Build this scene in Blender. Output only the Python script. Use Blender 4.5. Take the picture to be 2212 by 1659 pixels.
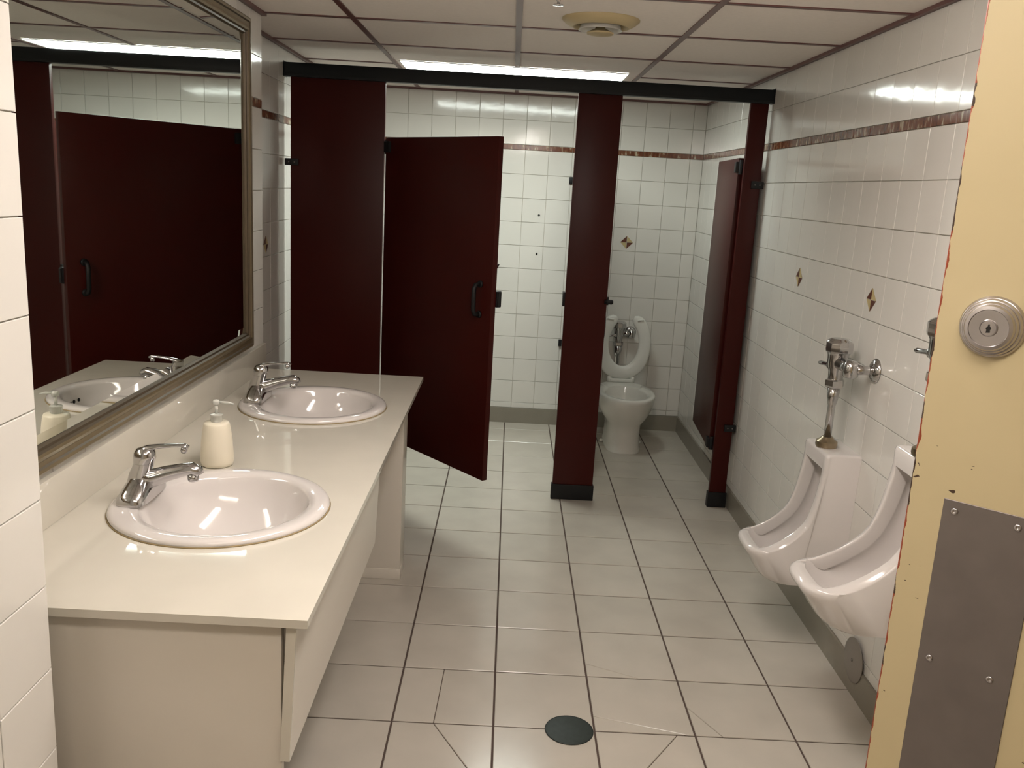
import bpy, bmesh, math, random
from mathutils import Vector, Matrix

random.seed(7)
scene = bpy.context.scene
for o in list(bpy.data.objects):
    bpy.data.objects.remove(o, do_unlink=True)
COL = scene.collection
PI = math.pi

# ------------------------------------------------------------------ camera
# axes: +x right wall, +y into the room, +z up, metres; floor tiles are 0.305 m
cam_d = bpy.data.cameras.new('camera')
cam = bpy.data.objects.new('camera', cam_d); COL.objects.link(cam)
RIGHT = Vector((0.998493, 0.001274, 0.054863))
FWD = Vector((0.010658, 0.976192, -0.216644))
UP = Vector((-0.053833, 0.216903, 0.974708))
CPOS = Vector((0.2777, -2.3686, 1.5791))
m3 = Matrix((RIGHT, UP, -FWD)).transposed()
cam.matrix_world = Matrix.Translation(CPOS) @ m3.to_4x4()
cam_d.sensor_fit = 'HORIZONTAL'; cam_d.sensor_width = 36.0
cam_d.lens = 1908.97 / 2212.0 * 36.0
cam_d.clip_start = 0.02
scene.camera = cam

# ------------------------------------------------------------------ world, exposure
w = bpy.data.worlds.new('world'); scene.world = w; w.use_nodes = True
w.node_tree.nodes['Background'].inputs[0].default_value = (0.30, 0.24, 0.17, 1)
w.node_tree.nodes['Background'].inputs[1].default_value = 0.05
vs = scene.view_settings
vs.view_transform = 'Standard'; vs.look = 'None'; vs.gamma = 1.0
vs.use_curve_mapping = False
vs.exposure = 0.6
TROFFER = ((0.92, 1.0, 0.93), 19.0)       # colour, strength of the stall fixture lens
WARM = ((1.0, 0.925, 0.865), 17.6)         # ceiling fixture in the washing area
ENTRY = ((1.0, 0.91, 0.80), 8.5)        # ceiling fixture over the entrance

# ------------------------------------------------------------------ materials
def mat(name, col, rough=0.5, metal=0.0, spec=0.5, noise=0.0, nscale=8.0, bump=0.0, bscale=30.0,
        rand=0.0, emit=None, trans=0.0, coat=0.0, detail=3.0):
    m = bpy.data.materials.new(name); m.use_nodes = True
    nt = m.node_tree; b = nt.nodes['Principled BSDF']
    b.inputs['Base Color'].default_value = (*col, 1)
    b.inputs['Roughness'].default_value = rough
    b.inputs['Metallic'].default_value = metal
    b.inputs['Specular IOR Level'].default_value = spec
    b.inputs['Transmission Weight'].default_value = trans
    b.inputs['Coat Weight'].default_value = coat
    tc = nt.nodes.new('ShaderNodeTexCoord')
    if noise or rand:
        mix = nt.nodes.new('ShaderNodeMixRGB'); mix.blend_type = 'MULTIPLY'; mix.inputs[0].default_value = 1
        mix.inputs[1].default_value = (*col, 1)
        last = None
        if noise:
            n = nt.nodes.new('ShaderNodeTexNoise'); n.inputs['Scale'].default_value = nscale
            n.inputs['Detail'].default_value = detail
            nt.links.new(tc.outputs['Object'], n.inputs['Vector'])
            r = nt.nodes.new('ShaderNodeMapRange')
            r.inputs['From Min'].default_value = 0.3; r.inputs['From Max'].default_value = 0.7
            r.inputs['To Min'].default_value = 1 - noise; r.inputs['To Max'].default_value = 1.0
            nt.links.new(n.outputs['Fac'], r.inputs['Value']); last = r.outputs['Result']
        if rand:
            oi = nt.nodes.new('ShaderNodeObjectInfo')
            r2 = nt.nodes.new('ShaderNodeMapRange')
            r2.inputs['To Min'].default_value = 1 - rand; r2.inputs['To Max'].default_value = 1.0
            nt.links.new(oi.outputs['Random'], r2.inputs['Value'])
            if last is None: last = r2.outputs['Result']
            else:
                mm = nt.nodes.new('ShaderNodeMath'); mm.operation = 'MULTIPLY'
                nt.links.new(last, mm.inputs[0]); nt.links.new(r2.outputs['Result'], mm.inputs[1]); last = mm.outputs[0]
        nt.links.new(last, mix.inputs[2]); nt.links.new(mix.outputs[0], b.inputs['Base Color'])
    if bump:
        n2 = nt.nodes.new('ShaderNodeTexNoise'); n2.inputs['Scale'].default_value = bscale
        nt.links.new(tc.outputs['Object'], n2.inputs['Vector'])
        bp = nt.nodes.new('ShaderNodeBump'); bp.inputs['Strength'].default_value = bump
        bp.inputs['Distance'].default_value = 0.002
        nt.links.new(n2.outputs['Fac'], bp.inputs['Height']); nt.links.new(bp.outputs[0], b.inputs['Normal'])
    if emit:
        b.inputs['Emission Color'].default_value = (*emit[0], 1)
        b.inputs['Emission Strength'].default_value = emit[1]
    return m

M = {}
M['wall_tile'] = mat('wall_tile', (0.71, 0.685, 0.635), 0.10, bump=0.25, bscale=14, rand=0.03)
M['grout'] = mat('grout', (0.60, 0.555, 0.475), 0.7)
M['floor_tile'] = mat('floor_tile', (0.52, 0.475, 0.41), 0.20, noise=0.10, nscale=5, bump=0.12, bscale=25, rand=0.06)
M['floor_grout'] = mat('floor_grout', (0.075, 0.05, 0.04), 0.9)
M['ceil_panel'] = mat('ceil_panel', (0.86, 0.795, 0.745), 0.9, noise=0.04, nscale=60)
M['tbar'] = mat('tbar', (0.13, 0.055, 0.05), 0.35)
M['base_tile'] = mat('base_tile', (0.25, 0.225, 0.18), 0.35, noise=0.08, nscale=12)
M['laminate'] = mat('laminate', (0.046, 0.0048, 0.0032), 0.36, spec=0.18, noise=0.10, nscale=3)
M['black'] = mat('black_plastic', (0.008, 0.008, 0.009), 0.45, spec=0.3)
M['rail'] = mat('rail_black', (0.007, 0.009, 0.010), 0.42, spec=0.25)
M['counter'] = mat('counter', (0.625, 0.59, 0.51), 0.04, noise=0.06, nscale=6)
M['vanity'] = mat('vanity_panel', (0.66, 0.61, 0.535), 0.30, noise=0.03, nscale=3)
M['porcelain'] = mat('porcelain', (0.65, 0.61, 0.585), 0.07, coat=0.3)
M['wc'] = mat('wc_porcelain', (0.72, 0.70, 0.64), 0.08)
M['seat'] = mat('seat_plastic', (0.72, 0.71, 0.66), 0.25)
M['water'] = mat('shaded_bowl_water', (0.30, 0.20, 0.12), 0.05)  # brown tint paints in the shade inside the deep bowl
M['chrome'] = mat('chrome', (0.54, 0.53, 0.53), 0.13, metal=1.0)
M['brass'] = mat('aged_brass', (0.36, 0.29, 0.20), 0.30, metal=1.0)
M['satin'] = mat('satin_nickel', (0.50, 0.475, 0.48), 0.27, metal=1.0)
M['steel'] = mat('dull_steel', (0.26, 0.23, 0.22), 0.45, metal=0.75, noise=0.12, nscale=20)
M['mirror'] = mat('mirror_glass', (0.80, 0.83, 0.79), 0.012, metal=1.0)
M['frame'] = mat('mirror_frame', (0.23, 0.175, 0.10), 0.32, metal=0.5, noise=0.15, nscale=30)
M['frame_dark'] = mat('mirror_frame_dark', (0.09, 0.065, 0.038), 0.4, metal=0.4)
M['bottle'] = mat('bottle_ceramic', (0.72, 0.66, 0.53), 0.35)
M['clear'] = mat('clear_plastic', (0.86, 0.86, 0.80), 0.12, trans=0.55)
M['lens'] = mat('troffer_lens', (0.8, 0.8, 0.8), 0.5, emit=TROFFER)
M['entry_lens'] = mat('entry_lens', (0.8, 0.8, 0.8), 0.5, emit=ENTRY)
M['warm_lens'] = mat('warm_lens', (0.8, 0.8, 0.8), 0.5, emit=WARM)
M['white_metal'] = mat('white_metal', (0.75, 0.74, 0.70), 0.4)
M['vent'] = mat('vent_cream', (0.52, 0.42, 0.24), 0.45)
M['vent_dark'] = mat('vent_gap', (0.05, 0.04, 0.035), 0.7)
M['drain'] = mat('drain_iron', (0.018, 0.026, 0.022), 0.5, noise=0.4, nscale=60)
M['hole'] = mat('dark_hole', (0.01, 0.009, 0.008), 0.8)
M['plain_wall'] = mat('painted_wall', (0.60, 0.52, 0.40), 0.7, noise=0.04, nscale=4)
M['cover'] = mat('cover_plate', (0.30, 0.27, 0.24), 0.42, metal=0.5)
M['caulk'] = mat('caulk', (0.36, 0.27, 0.14), 0.6)

def band_mat():
    m = bpy.data.materials.new('border_marble'); m.use_nodes = True
    nt = m.node_tree; b = nt.nodes['Principled BSDF']; b.inputs['Roughness'].default_value = 0.15
    tc = nt.nodes.new('ShaderNodeTexCoord'); oi = nt.nodes.new('ShaderNodeObjectInfo')
    mp = nt.nodes.new('ShaderNodeMapping'); mp.inputs['Scale'].default_value = (55, 18, 18)
    mu = nt.nodes.new('ShaderNodeMath'); mu.operation = 'MULTIPLY'; mu.inputs[1].default_value = 40
    cb = nt.nodes.new('ShaderNodeCombineXYZ')
    nt.links.new(oi.outputs['Random'], mu.inputs[0]); nt.links.new(mu.outputs[0], cb.inputs[2])
    nt.links.new(cb.outputs[0], mp.inputs['Location']); nt.links.new(tc.outputs['Object'], mp.inputs['Vector'])
    n = nt.nodes.new('ShaderNodeTexNoise'); n.inputs['Scale'].default_value = 1.0; n.inputs['Detail'].default_value = 2
    nt.links.new(mp.outputs[0], n.inputs['Vector'])
    cr = nt.nodes.new('ShaderNodeValToRGB'); e = cr.color_ramp.elements
    e[0].position = 0.30; e[0].color = (0.09, 0.022, 0.012, 1)
    e[1].position = 0.68; e[1].color = (0.46, 0.40, 0.29, 1)
    x = cr.color_ramp.elements.new(0.56); x.color = (0.17, 0.065, 0.03, 1)
    nt.links.new(n.outputs['Fac'], cr.inputs[0]); nt.links.new(cr.outputs[0], b.inputs['Base Color'])
    return m
M['band'] = band_mat()
M['decor_brown'] = mat('decor_brown', (0.11, 0.035, 0.02), 0.3)
M['decor_cream'] = mat('decor_cream', (0.50, 0.40, 0.20), 0.3)

def door_mat():
    """yellow-buff enamel with chips: dark and red undercoat along the free edge (local x small) and some nicks"""
    m = bpy.data.materials.new('door_paint'); m.use_nodes = True
    nt = m.node_tree; b = nt.nodes['Principled BSDF']; b.inputs['Roughness'].default_value = 0.38
    L = nt.links.new; N = nt.nodes.new
    tc = N('ShaderNodeTexCoord'); sp = N('ShaderNodeSeparateXYZ'); L(tc.outputs['Object'], sp.inputs[0])
    def noise(sx, sy, sz, detail=3):
        mp = N('ShaderNodeMapping'); mp.inputs['Scale'].default_value = (sx, sy, sz)
        L(tc.outputs['Object'], mp.inputs['Vector'])
        n = N('ShaderNodeTexNoise'); n.inputs['Scale'].default_value = 1; n.inputs['Detail'].default_value = detail
        L(mp.outputs[0], n.inputs['Vector']); return n.outputs['Fac']
    def math_(op, a, bb):
        k = N('ShaderNodeMath'); k.operation = op
        for i, v in enumerate((a, bb)):
            if isinstance(v, (int, float)): k.inputs[i].default_value = v
            else: L(v, k.inputs[i])
        return k.outputs[0]
    x = sp.outputs['X']
    # free edge wear: width varies with noise
    e1 = math_('MULTIPLY', noise(60, 1, 45, 5), 0.0090)
    edge = math_('LESS_THAN', x, math_('SUBTRACT', e1, 0.0028))
    # nicks spread over the lower part, flat little scratches
    nick = math_('GREATER_THAN', noise(55, 1, 120, 2), 0.705)
    z = sp.outputs['Z']
    low = math_('LESS_THAN', z, 1.33)
    nick = math_('MULTIPLY', nick, low)
    redz = noise(1, 1, 9, 2)
    und = N('ShaderNodeMixRGB'); und.inputs[1].default_value = (0.05, 0.028, 0.02, 1); und.inputs[2].default_value = (0.27, 0.05, 0.02, 1)
    L(math_('GREATER_THAN', redz, 0.47), und.inputs[0])
    pn = noise(4, 4, 4)
    paint = N('ShaderNodeMixRGB'); paint.inputs[1].default_value = (0.55, 0.46, 0.275, 1); paint.inputs[2].default_value = (0.60, 0.505, 0.31, 1)
    L(pn, paint.inputs[0])
    m1 = N('ShaderNodeMixRGB'); L(edge, m1.inputs[0]); L(paint.outputs[0], m1.inputs[1]); L(und.outputs[0], m1.inputs[2])
    m2 = N('ShaderNodeMixRGB'); L(nick, m2.inputs[0]); L(m1.outputs[0], m2.inputs[1]); m2.inputs[2].default_value = (0.07, 0.04, 0.025, 1)
    L(m2.outputs[0], b.inputs['Base Color'])
    n3 = N('ShaderNodeTexNoise'); n3.inputs['Scale'].default_value = 45; L(tc.outputs['Object'], n3.inputs['Vector'])
    bp = N('ShaderNodeBump'); bp.inputs['Strength'].default_value = 0.15; bp.inputs['Distance'].default_value = 0.002
    L(n3.outputs['Fac'], bp.inputs['Height']); L(bp.outputs[0], b.inputs['Normal'])
    return m
M['door'] = door_mat()

# ------------------------------------------------------------------ mesh helpers
def link(name, me, parent=None, smooth=False):
    o = bpy.data.objects.new(name, me); COL.objects.link(o)
    if parent is not None: o.parent = parent
    if smooth:
        for p in me.polygons: p.use_smooth = True
    return o

def mk(name, bm, m, parent=None, smooth=False, loc=None, angle=None):
    me = bpy.data.meshes.new(name)
    bmesh.ops.recalc_face_normals(bm, faces=bm.faces)
    bm.to_mesh(me); bm.free()
    ms = m if isinstance(m, (list, tuple)) else [m]
    for k in ms: me.materials.append(M[k])
    if angle is not None:
        me.shade_smooth()
        me.set_sharp_from_angle(angle=math.radians(angle))
    o = link(name, me, parent, smooth and angle is None)
    if loc is not None: o.location = loc
    return o

def box(bm, x0, x1, y0, y1, z0, z1, bev=0.0, seg=2):
    vs_ = [bm.verts.new((x, y, z)) for z in (z0, z1) for y in (y0, y1) for x in (x0, x1)]
    F = [(0, 2, 3, 1), (4, 5, 7, 6), (0, 1, 5, 4), (2, 6, 7, 3), (0, 4, 6, 2), (1, 3, 7, 5)]
    fs = [bm.faces.new([vs_[i] for i in f]) for f in F]
    if bev:
        es = {e for f in fs for e in f.edges}
        bmesh.ops.bevel(bm, geom=list(es), offset=bev, segments=seg, affect='EDGES', profile=0.6)
    return bm

def boxm(name, m, parent, x0, x1, y0, y1, z0, z1, bev=0.0, seg=2):
    return mk(name, box(bmesh.new(), x0, x1, y0, y1, z0, z1, bev, seg), m, parent, angle=35 if bev else None)

def loft(bm, rings, cap0=True, cap1=True, closed=True):
    vr = [[bm.verts.new(p) for p in r] for r in rings]
    n = len(vr[0])
    for a, b in zip(vr, vr[1:]):
        for i in range(n if closed else n - 1):
            j = (i + 1) % n
            bm.faces.new((a[i], a[j], b[j], b[i]))
    if cap0: bm.faces.new(vr[0][::-1])
    if cap1: bm.faces.new(vr[-1])
    return vr

def lathe(bm, prof, n=32, c=(0, 0, 0), axis='z', cap0=True, cap1=True):
    rings = []
    for r, h in prof:
        ring = []
        for i in range(n):
            t = 2 * PI * i / n
            a, b = max(r, 1e-5) * math.cos(t), max(r, 1e-5) * math.sin(t)
            p = {'z': (a, b, h), 'x': (h, a, b), 'y': (a, h, b)}[axis]
            ring.append((c[0] + p[0], c[1] + p[1], c[2] + p[2]))
        rings.append(ring)
    loft(bm, rings, cap0, cap1)
    return bm

def tube(bm, pts, rad, n=14, flat=1.0, cap=True):
    pts = [Vector(p) for p in pts]
    if not isinstance(rad, (list, tuple)): rad = [rad] * len(pts)
    rings = []; up = None
    for i, p in enumerate(pts):
        d = (pts[min(i + 1, len(pts) - 1)] - pts[max(i - 1, 0)]).normalized()
        if up is None:
            up = Vector((0, 0, 1)) if abs(d.z) < 0.9 else Vector((1, 0, 0))
        s = d.cross(up).normalized(); u = s.cross(d).normalized(); up = u
        rings.append([p + s * rad[i] * math.cos(2 * PI * k / n) + u * rad[i] * flat * math.sin(2 * PI * k / n) for k in range(n)])
    loft(bm, rings, cap, cap)
    return bm

def ell(cx, cy, z, hx, hy, n=40, p=2.0, egg=0.0):
    r = []
    for i in range(n):
        t = 2 * PI * i / n
        c, s = math.cos(t), math.sin(t)
        a = math.copysign(abs(c) ** (2 / p), c); b = math.copysign(abs(s) ** (2 / p), s)
        r.append((cx + hx * a * (1 + egg * b), cy + hy * b, z))
    return r

def empty(name, loc, rz=0.0):
    o = bpy.data.objects.new(name, None); COL.objects.link(o)
    o.location = loc; o.rotation_euler = (0, 0, rz); o.empty_display_size = 0.1
    return o

def tag(o, label=None, cat=None, group=None, kind=None):
    if label: o['label'] = label
    if cat: o['category'] = cat
    if group: o['group'] = group
    if kind: o['kind'] = kind
    return o

def copy_tree(src, parent=None):
    c = src.copy(); COL.objects.link(c); c.parent = parent
    for ch in list(src.children): copy_tree(ch, c)
    return c

# ------------------------------------------------------------------ room dimensions
XR = 1.495          # right wall tile face
XM = -0.70          # mirror wall
XS = -0.835         # recessed wall beside the stalls
XP = -0.467         # near pier with the big tiles
YB = 3.53           # back wall tile face
YP = -1.0           # end of the near pier
YC = 1.165          # end of the mirror wall
YE = -3.20          # wall behind the camera
ZC = 2.170          # ceiling
T = 0.1525          # wall tile
TT = 0.006          # tile thickness

# ------------------------------------------------------------------ wall tiles
_tile_mesh = {}
def tile_mesh(w_, h_, matname, th=TT, joint=0.0022, bev=0.0009):
    key = (round(w_, 4), round(h_, 4), matname)
    if key in _tile_mesh: return _tile_mesh[key]
    bm = bmesh.new()
    a, b = w_ / 2 - joint / 2, h_ / 2 - joint / 2
    def ring(i, z): return [(-a + i, -b + i, z), (a - i, -b + i, z), (a - i, b - i, z), (-a + i, b - i, z)]
    loft(bm, [ring(0, 0), ring(0, th - bev), ring(bev * 1.2, th)], False, True)
    me = bpy.data.meshes.new('wall_tile'); bm.to_mesh(me); bm.free()
    me.materials.append(M[matname]); _tile_mesh[key] = me
    return me

def tiled_wall(wall, O, U, V, N, ulines, zl, keep=lambda u, v: True, bandz=None, stuff_all=False, jitter=0.0022):
    """tiles between consecutive lines; O is the world point of u=0,v=0 on the backing plane"""
    O, U, V, N = Vector(O), Vector(U), Vector(V), Vector(N)
    base = Matrix((U, V, N)).transposed().to_4x4()
    rest = {}
    for iu in range(len(ulines) - 1):
        for iz in range(len(zl) - 1):
            u0, u1, v0, v1 = ulines[iu], ulines[iu + 1], zl[iz], zl[iz + 1]
            if u1 - u0 < 0.012 or v1 - v0 < 0.008: continue
            band = bandz is not None and abs(v0 - bandz) < 1e-4
            mn = 'band' if band else 'wall_tile'
            c = O + U * ((u0 + u1) / 2) + V * ((v0 + v1) / 2)
            mw = Matrix.Translation(c) @ base @ Matrix.Rotation(random.gauss(0, jitter), 4, 'X') @ Matrix.Rotation(random.gauss(0, jitter), 4, 'Y')
            me = tile_mesh(u1 - u0, v1 - v0, mn)
            if keep((u0 + u1) / 2, (v0 + v1) / 2) and not stuff_all:
                o = bpy.data.objects.new('border_tile' if band else 'wall_tile', me); COL.objects.link(o)
                o.parent = wall; o.matrix_basis = mw
            else:
                rest.setdefault(mn, []).append((me, mw))
    for mn, lst in rest.items():
        bm = bmesh.new()
        for me, mw in lst:
            k = len(bm.verts); bm.from_mesh(me); bm.verts.ensure_lookup_table()
            for v in bm.verts[k:]: v.co = mw @ v.co
        me2 = bpy.data.meshes.new('wall_tiles'); bm.to_mesh(me2); bm.free(); me2.materials.append(M[mn])
        o = link('border_tiles' if mn == 'band' else 'wall_tiles', me2, wall)
        o['kind'] = 'stuff'

def lines(a, b, anchor, pitch):
    """joint positions from a to b passing through anchor"""
    k = math.floor((a - anchor) / pitch) + 1
    out = [a]
    while anchor + k * pitch < b - 1e-6:
        if anchor + k * pitch > a + 1e-6: out.append(anchor + k * pitch)
        k += 1
    return out + [b]

BZ0, BZ1 = 1.820, 1.8525
ZL = lines(0.105, BZ0, BZ0, T) + lines(BZ1, ZC, BZ1, T)
ZL = sorted(set(round(z, 5) for z in ZL))

def structure(name, bm, m, label, cat):
    o = mk(name, bm, m); tag(o, label, cat, kind='structure'); return o

# floor ----------------------------------------------------------------
floor = structure('floor', box(bmesh.new(), -0.95, 2.9, -3.4, 3.65, -0.10, -0.003), 'floor_grout',
                  'cream square floor tiles with dark grout joints', 'floor')
FT = 0.305
def poly_slab(bm, poly, z0, z1, bev=0.0015):
    c = sum((Vector(p) for p in poly), Vector((0, 0))) / len(poly)
    def ins(d):
        n = len(poly); out = []
        for i in range(n):
            a, b_, d2 = Vector(poly[i - 1]), Vector(poly[i]), Vector(poly[(i + 1) % n])
            e1 = (b_ - a).normalized(); e2 = (d2 - b_).normalized()
            n1 = Vector((-e1.y, e1.x)); n2 = Vector((-e2.y, e2.x))
            k = n1 + n2; k = k / max(k.dot(n1), 0.25)
            out.append(b_ + k * d)
        return out
    def r(d, z): return [(p.x, p.y, z) for p in ins(d)]
    loft(bm, [r(0, z0), r(0, z1 - bev), r(bev, z1)], False, True)

def clip(poly, p, n):
    out = []
    for i in range(len(poly)):
        a, b_ = Vector(poly[i]), Vector(poly[(i + 1) % len(poly)])
        da, db = (a - p).dot(n), (b_ - p).dot(n)
        if da >= 0: out.append(a)
        if da * db < 0: out.append(a + (b_ - a) * (da / (da - db)))
    return out

# saw cuts in the tiles that fall towards the drain (segments on the floor)
CUTS = {(0, 0): [((0.135, 0.31), (0.125, 0.0))],
        (0, -1): [((0.125, 0.0), (0.235, -0.20))],
        (2, 0): [((0.60, 0.385 - 0.305), (0.915, -0.005))],
        (3, 0): [((0.83, 0.31), (1.0, 0.0))],
        (2, 1): [((0.56, 0.41), (0.93, 0.24))],
        (2, -1): [((0.86, 0.0), (0.72, -0.2))]}
ft_mesh = None
gap = 0.006
for ix in range(-3, 5):
    for iy in range(-8, 12):
        x0, x1, y0, y1 = ix * FT, (ix + 1) * FT, iy * FT, (iy + 1) * FT
        x0c, x1c, y0c, y1c = max(x0, XS), min(x1, XR + 0.006), y0, min(y1, YB + 0.006)
        if x1c - x0c < 0.02 or y1c - y0c < 0.02: continue
        if iy < -4 and x1c < XP: continue
        g = gap / 2
        full = abs(x1c - x0c - FT) < 1e-6 and abs(y1c - y0c - FT) < 1e-6
        poly = [Vector(p) for p in ((x0c + g, y0c + g), (x1c - g, y0c + g), (x1c - g, y1c - g), (x0c + g, y1c - g))]
        polys = [poly]
        for a, b_ in CUTS.get((ix, iy), []):
            a, b_ = Vector(a), Vector(b_); d = (b_ - a).normalized(); n = Vector((-d.y, d.x))
            new = []
            for q in polys:
                for s in (1, -1):
                    c = clip(q, a + n * s * 0.0012, n * s)
                    if len(c) >= 3: new.append(c)
            polys = new
        if full and len(polys) == 1:
            if ft_mesh is None:
                bm = bmesh.new(); h = FT / 2 - g
                poly_slab(bm, [(-h, -h), (h, -h), (h, h), (-h, h)], -0.008, 0.0)
                ft_mesh = bpy.data.meshes.new('floor_tile'); bm.to_mesh(ft_mesh); bm.free(); ft_mesh.materials.append(M['floor_tile'])
            o = link('floor_tile', ft_mesh, floor); o.location = ((x0 + x1) / 2, (y0 + y1) / 2, 0)
            o.rotation_euler = (random.gauss(0, 0.0012), random.gauss(0, 0.0012), random.choice((0, PI / 2, PI)))
        else:
            for q in polys:
                bm = bmesh.new(); poly_slab(bm, q, -0.008, 0.0); mk('floor_tile', bm, 'floor_tile', floor)

# walls ----------------------------------------------------------------
def wallbox(name, x0, x1, y0, y1, label, m='grout', z1=ZC + 0.05, z0=-0.05):
    return structure(name, box(bmesh.new(), x0, x1, y0, y1, z0, z1), m, label, 'wall')

wb = wallbox('wall_back', XS - 0.12, XR + 0.12, YB + TT, YB + 0.12, 'white square wall tiles behind the toilet stalls')
tiled_wall(wb, (0, YB + TT, 0), (1, 0, 0), (0, 0, 1), (0, -1, 0), lines(XS, XR, 0.954, T), ZL, bandz=BZ0)
wr = wallbox('wall_right', XR + TT, XR + 0.14, -1.99, YB + TT, 'white glossy wall tiles with brown border behind the urinals')
# u runs toward the camera (normal faces -x): U = -y
tiled_wall(wr, (XR + TT, 0, 0), (0, -1, 0), (0, 0, 1), (-1, 0, 0), lines(-YB, 1.99, -0.641, T), ZL,
           keep=lambda u, v: u < 0.0, bandz=BZ0)
wm = wallbox('wall_left', XM - 0.13, XM - TT, YP - 0.3, YC, 'white tiled wall carrying the large mirror')
tiled_wall(wm, (XM - TT, 0, 0), (0, 1, 0), (0, 0, 1), (1, 0, 0), lines(YP + 0.02, YC, YC, T), ZL,
           keep=lambda u, v: u > 0.85 and v > 0.8, bandz=BZ0)
ws = wallbox('wall_left_rear', XS - 0.12, XS - TT, YC, YB + TT, 'recessed white tiled wall beside the left stall pilaster')
tiled_wall(ws, (XS - TT, 0, 0), (0, 1, 0), (0, 0, 1), (1, 0, 0), lines(YC, YB, 1.63, T), ZL,
           keep=lambda u, v: u < 2.1, bandz=BZ0)
wp = wallbox('wall_left_front', XM - 0.13, XP - TT, YE, YP - 0.0002, 'cream tiled wall pier at the near left edge')
tiled_wall(wp, (XP - TT, 0, 0), (0, 1, 0), (0, 0, 1), (1, 0, 0), lines(YE, YP, YP, T), lines(0.105, ZC, 1.6475, 0.1522),
           keep=lambda u, v: u > -1.5)
tiled_wall(wp, (0, YP, 0), (-1, 0, 0), (0, 0, 1), (0, 1, 0), lines(-XP + 0.001, -XM - 0.002, -XP, T), lines(0.105, ZC, 1.6475, 0.1522), stuff_all=True)
we = wallbox('wall_entry', XP - 0.3, 2.95, YE - 0.12, YE, 'plain painted wall behind the camera', 'plain_wall')
wh = wallbox('wall_hall', 2.85, 2.95, YE, -1.6, 'plain painted hallway wall beyond the doorway', 'plain_wall')
wh2 = wallbox('wall_hall_end', XR + 0.14, 2.85, -1.70, -1.6, 'plain painted end wall of the hallway', 'plain_wall')
wo = structure('wall_right_lintel', box(bmesh.new(), XR + TT, XR + 0.14, YE, -1.99, 2.07, ZC + 0.05), 'plain_wall', 'plain wall strip over the doorway', 'wall')
wj = wallbox('wall_right_front', XR + TT, XR + 0.14, YE, -2.93, 'plain wall strip beside the doorway', 'plain_wall', z1=2.07)

# door frame of the doorway
df = structure('trim_1', box(bmesh.new(), XR - 0.004, XR + 0.15, -2.0, -1.965, 0.0, 2.07, 0.003), 'white_metal', 'steel door jamb beside the yellow door', 'door frame')

# base tiles along the walls
def baseboard(name, x0, x1, y0, y1, label, sides):
    bm = box(bmesh.new(), x0, x1, y0, y1, -0.004, 0.105)
    o = mk(name, bm, 'base_tile'); tag(o, label, 'baseboard', kind='structure'); return o
baseboard('baseboard_back', XS, XR, YB - 0.012, YB + 0.004, 'grey base tile along the back wall', 0)
baseboard('baseboard_right', XR - 0.008, XR + 0.004, -1.96, YB - 0.0125, 'grey base tile along the urinal wall', 0)
baseboard('baseboard_left_rear', XS - 0.004, XS + 0.008, YC, YB - 0.0125, 'grey base tile along the recessed left wall', 0)
baseboard('baseboard_left_front', XP - 0.004, XP + 0.008, YE, YP, 'grey base tile along the near pier', 0)

# wall details -----------------------------------------------------------
def decor(wall, mw, s=0.043):
    bm = bmesh.new()
    P = [(0, s), (s, 0), (0, -s), (-s, 0)]
    g = 0.0016
    for i in range(4):
        a, b_ = Vector(P[i]), Vector(P[(i + 1) % 4]); mid = (a + b_) / 3
        tri = [p + (mid - p).normalized() * g for p in (Vector((0, 0)), a, b_)]
        lo = [bm.verts.new((p.x, p.y, 0)) for p in tri]; hi = [bm.verts.new((p.x, p.y, 0.0015)) for p in tri]
        f = bm.faces.new(hi); f.material_index = 0 if i in (1, 3) else 1
        for k in range(3):
            q = bm.faces.new((lo[k], lo[(k + 1) % 3], hi[(k + 1) % 3], hi[k])); q.material_index = f.material_index
    o = mk('diamond_inset', bm, ['decor_brown', 'decor_cream'], wall); o.matrix_basis = mw
    o['label'] = 'brown and cream diamond inset'
def frame_m(c, U, V, N): return Matrix.Translation(c) @ Matrix((Vector(U), Vector(V), Vector(N))).transposed().to_4x4()
decor(wb, frame_m((1.045, YB - 0.0005, 1.268), (1, 0, 0), (0, 0, 1), (0, -1, 0)))
for y in (1.345, 0.58):
    decor(wr, frame_m((XR - 0.0005, y, 1.279), (0, -1, 0), (0, 0, 1), (-1, 0, 0)), 0.04)
decor(ws, frame_m((XS + 0.0005, 1.70, 1.265), (0, 1, 0), (0, 0, 1), (1, 0, 0)), 0.04)
for z in (1.412, 1.161):
    mk('wall_anchor', lathe(bmesh.new(), [(0.007, 0), (0.007, -0.004), (0.004, -0.006)], 12, (0.456, YB, z), 'y'), 'hole', wb, True)

# ceiling ------------------------------------------------------------------
ceil = structure('ceiling', box(bmesh.new(), -0.96, 2.9, -3.3, 3.66, ZC + 0.006, ZC + 0.12), 'ceil_panel',
                 'suspended ceiling of pale panels in a brown grid', 'ceiling')
CX = [XS, -0.357, 0.267, 0.890, XR]
CY = [YE, -2.58, -1.955, -1.33, -0.705, -0.08, 0.54, 1.165, 1.79, 2.42, 3.045, YB]
for i in range(4):
    for j in range(len(CY) - 1):
        g = 0.002
        x0 = CX[i]
        bm = box(bmesh.new(), x0 + g, CX[i + 1] - g, CY[j] + g, CY[j + 1] - g, ZC - 0.001, ZC + 0.008)
        mk('ceiling_panel', bm, 'ceil_panel', ceil)
def bar(x0, x1, y0, y1, z=0.004):
    boxm('grid_bar', 'tbar', ceil, x0, x1, y0, y1, ZC - z - 0.001, ZC - 0.001)
hw = 0.0115
for x in CX[1:-1]:
    bar(x - hw, x + hw, YE, YB)
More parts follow.
